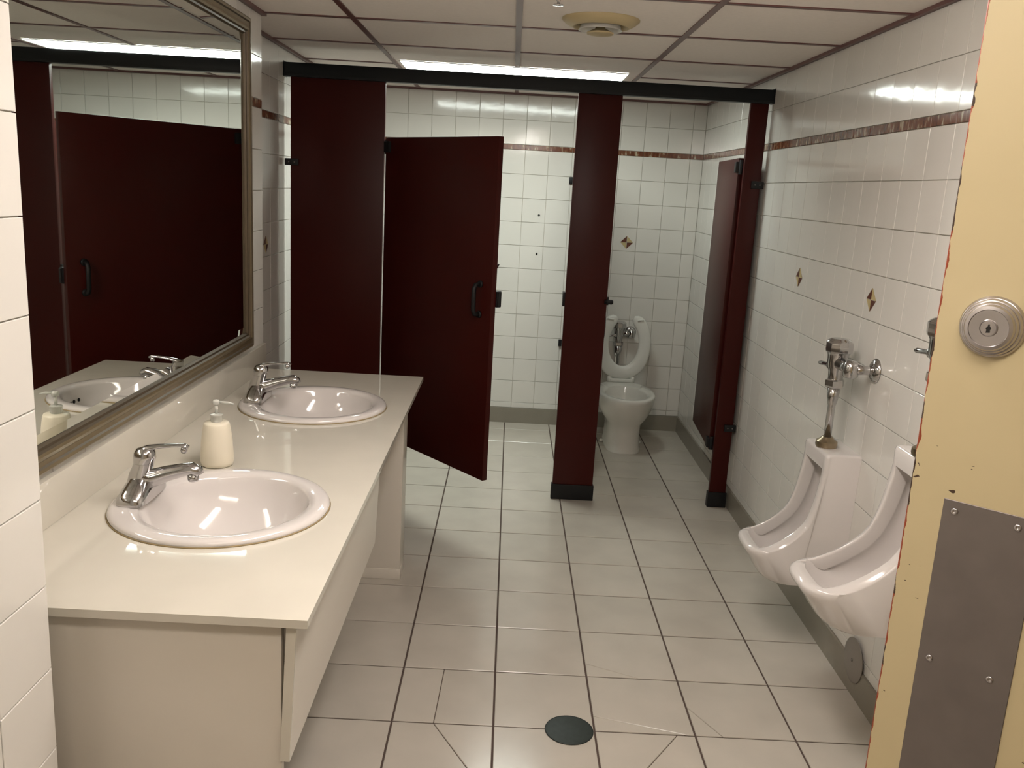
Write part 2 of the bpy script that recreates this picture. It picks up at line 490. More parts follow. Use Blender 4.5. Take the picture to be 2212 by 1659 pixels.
for y in CY[1:-1]:
    xs = [XS, -0.357, 0.267, 0.89, XR]
    for i in range(4):
        if abs(y - 2.42) < .01 and i in (1, 2): continue      # the fixture takes this bay
        x0 = xs[i]
        if i == 0 and y < YC - 0.01: x0 = XM
        if i == 0 and y < YP: x0 = XP
        bar(x0 + (0.014 if i == 0 else hw), xs[i + 1] - (0.014 if i == 3 else hw), y - hw, y + hw, 0.0038)
am = 0.016
bar(XR - am, XR, YE, YB, 0.012); bar(XS, XR - am, YB - am, YB, 0.012)
bar(XS, XS + am, YC, YB - am, 0.012); bar(XM, XM + am, YP, YC, 0.012); bar(XS, XM + am, YC, YC + am, 0.012)
bar(XP, XP + am, YE, YP, 0.012); bar(XM, XP + am, YP, YP + am, 0.012)

# ------------------------------------------------------------------ lights
def wrap_light(loc, rz, lens, label):
    """surface-mounted fluorescent with a wraparound lens, long side along local x"""
    t = empty('ceiling_light', loc, rz); tag(t, label, 'ceiling light')
    LH = 0.560
    for x_ in (-0.35, 0.35): boxm('hanger', 'white_metal', t, x_ - 0.02, x_ + 0.02, -0.03, 0.03, 0.0005, ZC - 0.0055 - loc[2])
    boxm('housing', 'white_metal', t, -LH + 0.01, LH - 0.01, -0.065, 0.065, -0.032, 0.0, 0.002)
    bm = bmesh.new()
    sec = [(-0.108, -0.026), (-0.112, -0.036), (-0.104, -0.056), (-0.080, -0.072), (-0.040, -0.079), (0.040, -0.079), (0.080, -0.072), (0.104, -0.056), (0.112, -0.036), (0.108, -0.026), (0.066, -0.0325), (-0.066, -0.0325)]
    loft(bm, [[(x, y * k, z if z > -0.05 else -0.05 + (z + 0.05) * k) for y, z in sec] for x, k in ((-LH, 0.90), (-LH + 0.012, 1.0), (LH - 0.012, 1.0), (LH, 0.90))])
    mk('lens', bm, lens, t, angle=40)
    for x0 in (-LH - 0.004, LH + 0.0005):
        boxm('end_cap', 'white_metal', t, x0, x0 + 0.0035, -0.07, 0.07, -0.034, -0.002)
tr = empty('ceiling_light', (0.252, 2.440, ZC - 0.0015)); tag(tr, 'long bright fluorescent fixture on the ceiling just behind the black rail', 'ceiling light')
boxm('lens', 'lens', tr, -0.570, 0.570, -0.153, 0.153, -0.006, -0.0005)
for a_ in ((-0.578, -0.5705, -0.160, 0.160), (0.5705, 0.578, -0.160, 0.160), (-0.57, 0.57, -0.160, -0.1535), (-0.57, 0.57, 0.1535, 0.160)):
    boxm('frame_rail', 'white_metal', tr, *a_, -0.0055, -0.0005)
wrap_light((0.42, -0.70, ZC - 0.045), PI / 2, 'warm_lens', 'warm fluorescent fixture on the ceiling between the camera and the drain')
wrap_light((0.24, -2.02, ZC - 0.020), 0, 'entry_lens', 'warm fluorescent fixture on the ceiling above the camera')

# ------------------------------------------------------------------ stalls
YF = 2.03; PT = 0.026
rail = empty('head_rail', (0.335, YF, 2.0345)); tag(rail, 'long black head rail across the top of the stalls', 'rail')
boxm('rail_bar', 'rail', rail, -1.168, 1.158, -0.012, 0.034, 0.0, 0.064, 0.003)
boxm('rail_lip', 'rail', rail, -1.168, 1.158, -0.018, -0.0125, 0.0, 0.012)
boxm('end_bracket', 'rail', rail, -1.1695, -1.1685, -0.016, 0.05, 0.0, 0.07)
boxm('end_bracket', 'rail', rail, 1.1585, 1.1595, -0.016, 0.05, 0.0, 0.07)

def pilaster(x0, x1, label):
    p = empty('stall_pilaster', ((x0 + x1) / 2, YF, 0)); h = (x1 - x0) / 2
    tag(p, label, 'partition', 'pilasters along the stall front')
    boxm('panel', 'laminate', p, -h, h, 0, PT, 0.004, 2.0335, 0.002)
    boxm('shoe', 'black', p, -h - 0.006, h + 0.006, -0.007, PT + 0.007, 0.0005, 0.082, 0.003)
    return p, h
def bracket(p, x0, x1, z, hgt=0.032, proud=0.010):
    b = boxm('bracket', 'black', p, x0, x1, -proud, -0.0005, z - hgt / 2, z + hgt / 2, 0.002)
    for dx in (0.3, 0.7):
        mk('screw', lathe(bmesh.new(), [(0.0035, -proud - 0.0002), (0.003, -proud - 0.0015)], 10, (x0 + (x1 - x0) * dx, 0, z), 'y'), 'steel', b, True)
    return b
p1, h1 = pilaster(-0.803, -0.352, 'wide dark red stall pilaster beside the mirror wall')
bracket(p1, -h1 - 0.026, -h1 + 0.04, 1.642)
bracket(p1, -h1 - 0.026, -h1 + 0.04, 0.43)
p2, h2 = pilaster(0.566, 0.776, 'dark red pilaster standing between the two stalls')
boxm('latch_keeper', 'black', p2, -h2 - 0.012, -h2 - 0.0005, -0.004, PT + 0.02, 1.015, 1.085, 0.002)
boxm('bumper', 'black', p2, h2 - 0.02, h2 + 0.012, PT + 0.0005, PT + 0.012, 1.028, 1.07, 0.003)
mk('bumper', lathe(bmesh.new(), [(0.011, -0.025), (0.012, 0.01), (0.008, 0.018)], 14, (h2 + 0.012, -0.008, 1.049), 'x'), 'black', p2, True)
p3, h3 = pilaster(1.388, 1.474, 'narrow dark red pilaster against the urinal wall')
bracket(p3, h3 - 0.045, h3 + 0.014, 1.656, 0.036)
bracket(p3, h3 - 0.045, h3 + 0.014, 0.432, 0.036)

side = empty('stall_divider', (0.679, 2.06, 0)); tag(side, 'dark red divider panel between the stalls running to the back wall', 'partition')
boxm('panel', 'laminate', side, -0.0125, 0.0125, 0, 1.452, 0.30, 1.78, 0.002)
for z in (1.645, 0.575):
    for s in (-1, 1):
        x0, x1 = (-0.040, -0.013) if s < 0 else (0.013, 0.040)
        boxm('wall_bracket', 'black', side, x0, x1, 1.452, 1.4685, z - 0.022, z + 0.022, 0.002)

def stall_door(name, hinge, ang, width, label, pullside):
    """slab hinged at local x=0, runs along +x; local -y is the outer face"""
    d = empty(name, (hinge[0], hinge[1], 0), ang); tag(d, label, 'door', 'stall doors')
    boxm('panel', 'laminate', d, 0.004, width, -PT / 2, PT / 2, 0.30, 1.781, 0.002)
    for z in (1.737, 0.335):
        hg = boxm('hinge', 'black', d, 0.004, 0.05, -PT / 2 - 0.012, PT / 2 + 0.012, z - 0.026, z + 0.026, 0.003)
        mk('pin', lathe(bmesh.new(), [(0.011, z - 0.034), (0.011, z + 0.034)], 14, (-0.003, 0, 0)), 'black', hg, angle=40)
    return d
ang1 = math.atan2(1.372 - 2.043, 0.228 - (-0.338))
W1 = 0.865
d1 = stall_door('stall_door', (-0.338, 2.043), ang1, W1, 'large dark red stall door standing open toward the room', -1)
# pull handle on the outer face
hx = W1 - 0.075
hb = bmesh.new()
tube(hb, [(hx, -PT / 2, 1.035), (hx, -PT / 2 - 0.028, 1.04), (hx, -PT / 2 - 0.036, 1.055), (hx, -PT / 2 - 0.036, 1.15), (hx, -PT / 2 - 0.028, 1.165), (hx, -PT / 2, 1.17)], 0.010, 12)
ho = mk('pull_handle', hb, 'black', d1, True)
for z in (1.037, 1.168):
    mk('mount', lathe(bmesh.new(), [(0.016, -PT / 2 - 0.0005), (0.015, -PT / 2 - 0.008)], 16, (hx, 0, z), 'y'), 'black', ho, True)
lt = boxm('latch', 'black', d1, W1 - 0.075, W1 + 0.006, PT / 2 + 0.0005, PT / 2 + 0.026, 1.075, 1.145, 0.004)
mk('turn', lathe(bmesh.new(), [(0.014, PT / 2 + 0.026), (0.013, PT / 2 + 0.04)], 16, (W1 - 0.035, 0, 1.11), 'y'), 'black', lt, True)
boxm('strike_lip', 'black', lt, W1 + 0.0065, W1 + 0.012, PT / 2 + 0.004, PT / 2 + 0.02, 1.08, 1.14)
mk('coat_hook', tube(bmesh.new(), [(W1 - 0.05, PT / 2 + 0.001, 1.245), (W1 - 0.045, PT / 2 + 0.03, 1.235), (W1 - 0.045, PT / 2 + 0.042, 1.255)], 0.005, 10), 'black', d1, True)

ang2 = math.atan2(0.585, 0.035)
d2 = stall_door('stall_door', (1.385, 2.078), ang2, 0.595, 'narrow dark red stall door folded inward along the urinal wall', -1)
boxm('latch', 'black', d2, 0.53, 0.59, -PT / 2 - 0.022, -PT / 2 - 0.0005, 1.02, 1.08, 0.004)

# roll dispenser on the divider in the right stall
tp = empty('toilet_roll_dispenser', (0.6925, 2.62, 0.84)); tag(tp, 'black round toilet roll dispenser behind the middle pilaster', 'dispenser')
mk('case', lathe(bmesh.new(), [(0.12, 0.0005), (0.125, 0.01), (0.125, 0.10), (0.115, 0.13), (0.08, 0.145), (0.001, 0.148)], 36, (0, 0, 0), 'x'), 'black', tp, angle=50)
boxm('lock_plate', 'steel', tp, 0.1485, 0.151, -0.015, 0.015, 0.02, 0.05)

# ------------------------------------------------------------------ flush valves
def flush_valve(spud, z_sup, wall_pt, tube_r, label, elbow_along):
    """spud = point on the fixture top; supply runs at height z_sup to a flange at wall_pt"""
    x, y, z0 = spud
    f = empty('flush_valve', spud); tag(f, label, 'flush valve', 'chrome flush valves')
    zs = z_sup - z0
    mk('spud_nut', lathe(bmesh.new(), [(0.035, 0.0006), (0.037, 0.008), (0.036, 0.020), (0.024, 0.029), (0.018, 0.036)], 28), 'brass', f, angle=40)
    mk('flush_tube', lathe(bmesh.new(), [(tube_r, 0.030), (tube_r, zs - 0.15), (tube_r * 1.15, zs - 0.145), (tube_r * 1.55, zs - 0.12), (tube_r * 1.70, zs - 0.085)], 24), 'chrome', f, True)
    mk('coupling', lathe(bmesh.new(), [(0.029, zs - 0.086), (0.033, zs - 0.080), (0.033, zs - 0.062), (0.028, zs - 0.058)], 6), 'chrome', f)
    body = mk('valve_body', lathe(bmesh.new(), [(0.024, zs - 0.058), (0.026, zs - 0.03), (0.034, zs - 0.01), (0.035, zs + 0.025), (0.040, zs + 0.035)], 28), 'chrome', f, angle=50)
    mk('cap', lathe(bmesh.new(), [(0.044, zs + 0.036), (0.046, zs + 0.043), (0.046, zs + 0.068), (0.040, zs + 0.075), (0.029, zs + 0.082), (0.001, zs + 0.085)], 10), 'chrome', f, angle=25)
    wx, wy, wz = (wall_pt[0] - x, wall_pt[1] - y, wall_pt[2] - z0)
    if elbow_along == 'x':      # flange on the x wall
        c = Vector((0, wy, zs)); e = Vector((wx, wy, zs)); hd = Vector((-0.4, 0.9, -0.05))
    else:                       # flange on the back wall
        c = Vector((wx, 0, zs)); e = Vector((wx, wy, zs)); hd = Vector((-0.85, -0.5, -0.05))
    a = Vector((0, 0, zs)) + (c - Vector((0, 0, zs))).normalized() * 0.026
    mk('tailpiece', tube(bmesh.new(), [a, a.lerp(c, 0.5), c], [0.021, 0.019, 0.021], 18), 'chrome', body, True)
    st = mk('control_stop', lathe(bmesh.new(), [(0.018, -0.027), (0.024, -0.022), (0.025, 0.018), (0.020, 0.024), (0.012, 0.030)], 20, tuple(c)), 'chrome', f, True)
    mk('supply_pipe', tube(bmesh.new(), [c, c.lerp(e, 0.6), e], [0.018, 0.0155, 0.0155], 18), 'chrome', f, True)
    ax = elbow_along; k = -1
    prof = [(0.041, -0.0005), (0.0405, -0.004), (0.030, -0.013), (0.020, -0.018)]
    mk('wall_flange', lathe(bmesh.new(), prof, 30, tuple(e), ax), 'chrome', f, angle=60)
    hd.normalize(); b0 = Vector((0, 0, zs - 0.012)) + hd * 0.024
    hn = mk('handle', tube(bmesh.new(), [b0, b0 + hd * 0.012, b0 + hd * 0.018, b0 + hd * 0.055, b0 + hd * 0.062], [0.015, 0.015, 0.0065, 0.0075, 0.004], 14), 'chrome', f, True)
    return f

# ------------------------------------------------------------------ urinals
def make_urinal(yc, zr, P, label):
    """wall-hung urinal built as side profiles lofted across its width: shields outside, trough inside"""
    u = empty('urinal', (XR - 0.0003, yc, zr - 0.150)); tag(u, label, 'urinal', 'urinals on the right wall')
    H = 0.470; TD = 0.118; WT = 0.113; WL = 0.120; K = 16
    low = [(0, -.012), (.52 * P, -.012), (.66 * P, -.011), (.75 * P, -.007), (.81 * P, .004), (.85 * P, .020), (.89 * P, .042),
           (.93 * P, .064), (.965 * P, .080), (.99 * P, .092), (P, .103), (.992 * P, .112), (.965 * P, .1165)]
    # sloping open edge of the shields: (fraction of the way out, height)
    crv = [(0, .47), (0, .415), (.03, .363), (.09, .290), (.21, .217), (.47, .163), (.73, .130), (.915, .1170), (1.0, .112)]
    shield = []
    for k in range(K):
        h0 = 7 - 6 * k / (K - 1)                              # fractional index into crv: lip 7 .. head 1
        n0 = min(int(h0), 6); tt = h0 - n0
        p0, p1, p2, p3 = (Vector(crv[n_]) for n_ in (n0 - 1, n0, n0 + 1, n0 + 2))
        v_ = 0.5 * ((2 * p1) + (p2 - p0) * tt + (2 * p0 - 5 * p1 + 4 * p2 - p3) * tt * tt + (3 * p1 - p0 - 3 * p2 + p3) * tt ** 3)
        shield.append((TD + max(0, v_.x) * (P - TD), v_.y))
    cav = [(.92 * P, .1165), (.885 * P, .1125), (.878 * P, .102), (.884 * P, .076), (.80 * P, .040), (.62 * P, .022), (.44 * P, .022),
           (.27 * P, .042), (.15 * P, .095), (.11 * P, .160), (.10 * P, .240), (.10 * P, .320), (.11 * P, .375), (.17 * P, H - .070),
           (TD - .014, H - .063), (TD, H - .055)]
    end = [(TD, H - .012), (TD - .004, H - .003), (TD - .012, H), (0, H)]
    def width(z):
        if z <= .118: return WL * (.80 + .20 * math.sin(min(1, max(0, (z + .012) / .130)) * PI / 2) ** .8)
        k = (z - .118) / (H - .118); return WT + (WL - WT) * (1 - k) ** 2
    # inward offset of the shield edge: the rolled rim stands in front of an undercut trough
    nrm = []
    for k in range(K):
        a_, b_ = Vector(shield[max(k - 1, 0)]), Vector(shield[min(k + 1, K - 1)])
        t_ = (b_ - a_).normalized(); n_ = Vector((-t_.y, t_.x))
        if n_.x + n_.y > 0: n_ = -n_
        nrm.append(n_ * {0: 0, 1: .25, 2: .6, K - 1: 0, K - 2: .5}.get(k, 1.0))
    # stations across half the width: (v of the edge curve, v of the outer skin, inward offset, blend to the trough)
    half = [(-1, -1, 0, 0), (-.985, -.985, 0, 0), (-.95, -.95, 0, 0), (-.88, -.88, 0, 0), (-.81, -.81, 0, 0), (-.765, -.765, .0005, 0), (-.748, -.748, .003, 0),
            (-.740, -.740, .009, 0), (-.737, -.737, .040, 0), (-.745, -.736, .045, 0), (-.790, -.735, .048, .04), (-.800, -.734, .055, .25), (-.780, -.733, .055, .65),
            (-.72, -.72, 0, 1), (-.62, -.62, 0, 1), (-.46, -.46, 0, 1), (-.30, -.30, 0, 1), (-.15, -.15, 0, 1), (0, 0, 0, 1)]
    sts = half + [(-a_, -b_, c_, d_) for a_, b_, c_, d_ in half[-2::-1]]
    rings = []
    for v, vo, ofs, g in sts:
        a = abs(vo)
        rnd = max(0, (a - .92) / .08) ** 2 * .009
        rho = 1 - .25 * a ** 4
        ring = []
        for k, (d, z) in enumerate(low):
            if d > TD: d = TD + (d - TD) * rho
            if k > 0: d -= rnd * (1 if k < 9 else .6)
            ring.append((-max(d, 0), vo * width(z), z))
        for k in range(K):
            d1_, z1 = shield[k]; d2_, z2 = cav[k]
            zw = z1
            d1_ += nrm[k].x * ofs; z1 += nrm[k].y * ofs
            z2 = z2 + (.05 * min(1, abs(v) / .7) ** 4 if 3 <= k <= 8 else 0)
            d = d1_ + (d2_ - d1_) * g; z = z1 + (z2 - z1) * g
            if d > TD: d = TD + (d - TD) * rho
            d -= rnd
            f_ = {0: 0, 1: .3, 2: .7, K - 1: 0, K - 2: .3}.get(k, 1.0)
            vk = vo + (v - vo) * f_
            ring.append((-d, vk * width(zw if g < .5 else z), z))
        for d, z in end: ring.append((-max(d - (rnd if d > 0 else 0), 0), vo * width(z), z - (rnd * .6 if z > H - .02 else 0)))
        rings.append(ring)
    bm = bmesh.new(); loft(bm, rings, True, True)
    mk('body', bm, 'porcelain', u, angle=50)
    mk('strainer', lathe(bmesh.new(), [(.030, .024), (.030, .028), (.001, .030)], 20, (-.48 * P, 0, 0)), 'steel', u, angle=40)
    return zr - 0.150 + H
U1 = (0.585, 0.442); U2 = (-0.112, 0.622)
zt = make_urinal(U1[0], U1[1], 0.338, 'lower wall urinal nearer the stalls')
flush_valve((1.412, U1[0], zt), 1.060, (XR - 0.0003, U1[0] - 0.122, 1.060), 0.0128, 'chrome flush valve rising from the lower urinal', 'x')
zt = make_urinal(U2[0], U2[1], 0.388, 'higher wall urinal partly hidden by the yellow door')
flush_valve((1.412, U2[0], zt), 1.230, (XR - 0.0003, U2[0] - 0.122, 1.230), 0.0128, 'chrome flush valve mostly hidden behind the yellow door', 'x')

cv = empty('cleanout_cover', (XR - 0.0086, 0.288, 0.118)); tag(cv, 'round metal cleanout cover low on the wall below the urinals', 'cover plate')
mk('plate', lathe(bmesh.new(), [(0.074, -0.0005), (0.074, -0.003), (0.068, -0.005), (0.001, -0.0065)], 40, (0, 0, 0), 'x'), 'cover', cv, angle=30)
mk('screw', lathe(bmesh.new(), [(0.006, -0.0068), (0.004, -0.009)], 12, (0, 0, 0), 'x'), 'steel', cv, True)

# ------------------------------------------------------------------ toilet
to = empty('toilet', (1.060, 3.15, 0)); tag(to, 'white floor-mounted toilet bowl with its seat raised', 'toilet')
bm = bmesh.new()
R_ = []
for z, hx_, y0, y1, p in ((0.0005, .112, -.245, .24, 3.2), (.018, .112, -.245, .24, 3.2), (.03, .106, -.238, .235, 3.2), (.12, .103, -.232, .24, 3.0), (.175, .110, -.240, .235, 2.8),
                       (.215, .142, -.275, .235, 2.5), (.26, .166, -.305, .242, 2.3), (.305, .178, -.322, .246, 2.25), (.335, .184, -.330, .248, 2.2), (.350, .184, -.330, .248, 2.2), (.358, .179, -.325, .244, 2.2),
                       (.358, .137, -.282, .10, 2.1), (.345, .128, -.272, .095, 2.1), (.30, .122, -.262, .085, 2.0), (.24, .108, -.235, .07, 2.0), (.18, .085, -.19, .04, 2.0), (.13, .055, -.12, 0.0, 2.0)):
    R_.append(ell(0, (y0 + y1) / 2, z, hx_, (y1 - y0) / 2, 48, p))
loft(bm, R_, True, True)
mk('bowl', bm, 'wc', to, angle=60)
mk('water', lathe(bmesh.new(), [(0.082, 0.185), (0.001, 0.1855)], 24, (0, -0.075, 0), 'z', False, True), 'water', to)
for s in (-1, 1):
    mk('bolt_cap', lathe(bmesh.new(), [(0.014, 0.0), (0.013, 0.012), (0.006, 0.018)], 16, (s * 0.122, 0.02, 0.001)), 'seat', to, True)
# raised open-front seat: U-shaped ring leaning back on its hinges
st_ = bmesh.new()
def seat_ring(n=44):
    """outer and inner outlines in seat plane: a across, b from the hinge outwards"""
    out, inn = [], []
    gapw = 0.055
    for i in range(n + 1):
        t = -PI / 2 + 2 * PI * i / n
        out.append((t, 0.176 * math.cos(t), 0.232 + 0.229 * math.sin(t)))
        inn.append((t, 0.100 * math.cos(t), 0.250 + 0.145 * math.sin(t)))
    return out, inn
n = 60; a0 = PI / 2 + 0.36; a1 = PI / 2 - 0.36 + 2 * PI
prof_rings = []
lean = math.radians(2.2)
def seat_pt(a, b, c):
    # b along the raised seat, c thickness toward the room
    return (a, 0.225 + b * math.sin(lean) - c * math.cos(lean), 0.372 + b * math.cos(lean) + c * math.sin(lean))
for i in range(n + 1):
    t = a0 + (a1 - a0) * i / n
    sq = lambda v_: math.copysign(abs(v_) ** 0.86, v_)
    ox, oy = 0.178 * sq(math.cos(t)), 0.235 + 0.225 * sq(math.sin(t))
    ix_, iy_ = 0.100 * math.cos(t), 0.245 + 0.150 * math.sin(t)
    mx, my = (ox + ix_) / 2, (oy + iy_) / 2
    f = 1.0
    e_ = min(i, n - i)
    if e_ < 4: f = math.sqrt(1 - (1 - (e_ + .4) / 4.4) ** 2)
    L_ = lambda k: (mx + (ox - mx) * k * f, my + (oy - my) * k * f)
    prof_rings.append([seat_pt(*L_(k), c) for k, c in ((1, 0.004), (1, 0.012), (.75, .019), (0, .023), (-.75, .019), (-1, .012), (-1, .004), (0, 0.0))])
loft(st_, prof_rings, True, True)
seat = mk('seat', st_, 'seat', to, angle=60)
boxm('hinge_bar', 'seat', seat, -0.075, 0.075, 0.205, 0.235, 0.359, 0.384, 0.006, 3)
for s in (-1, 1):
    mk('hinge_post', lathe(bmesh.new(), [(0.016, 0.359), (0.015, 0.392), (0.008, 0.398)], 16, (s * 0.075, 0.222, 0)), 'seat', seat, True)
    b_ = seat_pt(s * 0.098, 0.405, 0.022)
    mk('bumper', tube(bmesh.new(), [Vector(b_) + Vector((-0.02, 0, -s * 0.004)), Vector(b_) + Vector((0.02, -0.002, s * 0.004))], 0.007, 10), 'seat', seat, True)
fv = flush_valve((1.035, 3.462, 0.275), 0.672, (1.117, YB - 0.0003, 0.672), 0.017, 'chrome flush valve behind the raised toilet seat', 'y')
mk('inlet', tube(bmesh.new(), [(0.0, -0.0655, 0.030), (0.0, -0.03, 0.030), (0, 0, 0.030)], 0.020, 14), 'chrome', fv, True)

# ------------------------------------------------------------------ vanity
ZT = 0.810
Y0, Y1 = -0.930, 1.140
XF, XK = -0.045, -0.6985
SINKS = [(-0.366, -0.400), (-0.368, 0.585)]
ct = empty('vanity_countertop', ((XF + XK) / 2, (Y0 + Y1) / 2, ZT - 0.016)); tag(ct, 'long glossy cream countertop with two basins', 'countertop')
c = ct.location
bm = bmesh.new()
def loop(pts):
    vs2 = [bm.verts.new((p[0], p[1], 0)) for p in pts]
    return [bm.edges.new((vs2[i], vs2[(i + 1) % len(vs2)])) for i in range(len(vs2))]
es = loop([(XF - c.x, Y0 - c.y), (XF - c.x, Y1 - c.y), (XK - c.x, Y1 - c.y), (XK - c.x, Y0 - c.y)])
for sx, sy in SINKS:
    es += loop([(sx - c.x + 0.229 * math.cos(2 * PI * i / 40), sy - c.y + 0.229 * math.sin(2 * PI * i / 40)) for i in range(40)])
bmesh.ops.triangle_fill(bm, use_beauty=True, use_dissolve=False, edges=es)
ext = bmesh.ops.extrude_face_region(bm, geom=list(bm.faces))
for v in [g for g in ext['geom'] if isinstance(g, bmesh.types.BMVert)]: v.co.z += 0.016
mk('slab', bm, 'counter', ct)
boxm('backsplash', 'counter', ct, XK - c.x, XK + 0.016 - c.x, Y0 - c.y, Y1 - c.y, 0.0162, 0.121, 0.002)

va = empty('vanity_cabinet', (-0.38, 0.09, 0)); tag(va, 'beige vanity base with an open far half and short apron', 'cabinet')
c = va.location
def vb(name, m, x0, x1, y0, y1, z0, z1, bev=0.0015):
    return boxm(name, m, va, x0 - c.x, x1 - c.x, y0 - c.y, y1 - c.y, z0 - c.z, z1 - c.z, bev)
vb('end_panel', 'vanity', -0.694, -0.098, -0.905, -0.885, 0.0005, ZT - 0.0165)
vb('support_wall', 'vanity', -0.694, -0.098, 0.967, 1.092, 0.0005, ZT - 0.0165, 0.004)
vb('base_cove', 'vanity', -0.694, -0.0965, 0.9645, 1.094, 0.0005, 0.045, 0.002)
# apron leaning slightly inward
bm = bmesh.new()
ap = [[(x - c.x, y - c.y, z) for x, z in ((-0.069, ZT - 0.0165), (-0.087, ZT - 0.0165), (-0.099, 0.512), (-0.081, 0.512))] for y in (-0.912, 0.130)]
loft(bm, ap); mk('apron', bm, 'vanity', va)
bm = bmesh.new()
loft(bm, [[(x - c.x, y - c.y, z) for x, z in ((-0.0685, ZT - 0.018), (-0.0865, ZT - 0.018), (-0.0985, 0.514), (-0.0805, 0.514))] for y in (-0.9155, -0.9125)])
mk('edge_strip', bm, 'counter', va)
vb('cleat', 'vanity', -0.694, -0.674, -0.88, 0.96, ZT - 0.10, ZT - 0.0165)

def make_sink(x, y, label):
    s = empty('sink_basin', (x, y, ZT)); tag(s, label, 'sink', 'round basins set in the countertop')
    bm = bmesh.new(); n = 56
    R = [ell(0, 0, .0005, .247, .247, n), ell(0, 0, .006, .2485, .2485, n), ell(0, 0, .012, .245, .245, n), ell(0, 0, .0155, .236, .236, n),
         ell(.006, 0, .0155, .212, .215, n), ell(.010, 0, .012, .193, .203, n), ell(.011, 0, .003, .187, .198, n), ell(.011, 0, -.020, .180, .191, n),
         ell(.011, 0, -.060, .163, .173, n), ell(.010, 0, -.100, .131, .139, n), ell(.008, 0, -.128, .088, .094, n), ell(.006, 0, -.140, .045, .048, n), ell(.006, 0, -.143, .024, .024, n)]
    loft(bm, R, False, True)
    b = mk('basin', bm, 'porcelain', s, True)
    mk('caulk_bead', lathe(bmesh.new(), [(.2465, .0002), (.2510, .0003), (.2490, .003)], 56, (0, 0, 0), 'z', False, False), 'caulk', s, True)
    mk('drain', lathe(bmesh.new(), [(.0235, -.1425), (.0235, -.1395), (.017, -.1385), (.015, -.141), (.001, -.142)], 28, (.006, 0, 0)), 'chrome', s, True)
    for k in (-1, 0, 1):
        t = k * 0.16
        px_, py_ = .011 + .1745 * math.cos(t), .185 * math.sin(t)
        mk('overflow_hole', lathe(bmesh.new(), [(.0065, -.0005), (.006, -.004), (.001, -.0042)], 14, (px_ - 0.0005, py_, -.032), 'x'), 'hole', b, True)
    return s
def make_faucet(x, y, z, label):
    f = empty('faucet', (x, y, z)); tag(f, label, 'faucet', 'single-lever faucets')
    bm = bmesh.new()      # winged base: stations along y
    rings = []
    st = [(.083, .010, .006), (.081, .021, .015), (.074, .029, .024), (.060, .033, .033), (.044, .034, .041), (.026, .034, .050), (0, .034, .055)]
    for yy, hx_, hz in [(-a, b, c_) for a, b, c_ in st] + st[-2::-1]:
        r = []
        for i in range(24):
            t = 2 * PI * i / 24
            cx_, sz = math.cos(t), math.sin(t)
            r.append((hx_ * math.copysign(abs(cx_) ** .8, cx_), yy, max(0.0004, hz * max(0, sz) ** .85)))
        rings.append(r)
    loft(bm, rings); mk('base', bm, 'chrome', f, angle=70)
    bm = bmesh.new()      # column leaning a little forward
    loft(bm, [ell(-.004, 0, .030, .029, .028, 24), ell(-.001, 0, .055, .0255, .025, 24), ell(.005, 0, .072, .0235, .0235, 24), ell(.008, 0, .082, .023, .023, 24)])
    mk('body', bm, 'chrome', f, angle=50)
    bm = bmesh.new()      # spout
    tube(bm, [(-.006, 0, .034), (.030, 0, .046), (.065, 0, .059), (.100, 0, .069), (.122, 0, .073), (.133, 0, .068), (.137, 0, .060)], [.027, .0255, .0215, .0185, .0175, .0160, .0135], 20, 0.84)
    sp_ = mk('spout', bm, 'chrome', f, True)
    mk('aerator', lathe(bmesh.new(), [(.0115, .043), (.0128, .047), (.0128, .060)], 18, (.122, 0, 0)), 'chrome', sp_, True)
    bm = bmesh.new()      # lever: dome plus a thin blade
    loft(bm, [ell(.008, 0, .0825, .0235, .0235, 24), ell(.010, 0, .094, .0255, .025, 24), ell(.011, 0, .107, .024, .0235, 24), ell(.012, 0, .116, .017, .017, 24), ell(.013, 0, .120, .006, .007, 24)])
    hd = mk('lever_dome', bm, 'chrome', f, angle=60)
    bm = bmesh.new()
    tube(bm, [(-.004, 0, .108), (.018, 0, .117), (.045, 0, .123), (.080, 0, .127), (.103, 0, .128), (.113, 0, .124)], [.016, .015, .0105, .0085, .0095, .008], 14, 0.5)
    mk('lever_blade', bm, 'chrome', hd, True)
    mk('lever_tip', lathe(bmesh.new(), [(.006, .110), (.0085, .116), (.006, .126)], 12, (.102, 0, 0)), 'chrome', hd, True)
    return f
make_sink(*SINKS[0], 'cream round sink basin nearest the camera')
make_sink(*SINKS[1], 'cream round sink basin near the stall door')
make_faucet(-0.556, SINKS[0][1] + 0.004, ZT + 0.0152, 'chrome single-lever faucet on the nearest basin')
make_faucet(-0.560, SINKS[1][1] + 0.004, ZT + 0.0152, 'chrome single-lever faucet on the basin near the stall door')

# soap dispenser
sd = empty('soap_dispenser', (-0.476, -0.098, ZT + 0.0003)); tag(sd, 'cream soap pump bottle standing between the two basins', 'soap dispenser')
mk('bottle', lathe(bmesh.new(), [(.036, 0), (.041, .003), (.0425, .012), (.0425, .03), (.040, .07), (.036, .100), (.0335, .114), (.031, .1185), (.014, .120)], 36), 'bottle', sd, angle=60)
pu = mk('collar', lathe(bmesh.new(), [(.0145, .1202), (.0155, .123), (.0155, .136), (.0165, .137), (.0165, .140), (.009, .142)], 24), 'clear', sd, angle=50)
mk('stem', lathe(bmesh.new(), [(.0045, .142), (.0045, .168)], 14), 'clear', pu, True)
mk('pump_head', lathe(bmesh.new(), [(.0065, .1655), (.0095, .168), (.0095, .175), (.007, .179), (.001, .180)], 18), 'clear', sd, True)
mk('nozzle', tube(bmesh.new(), [(.006, 0, .174), (.030, .004, .172), (.044, .006, .168)], [.0035, .0030, .0025], 10), 'clear', sd, True)

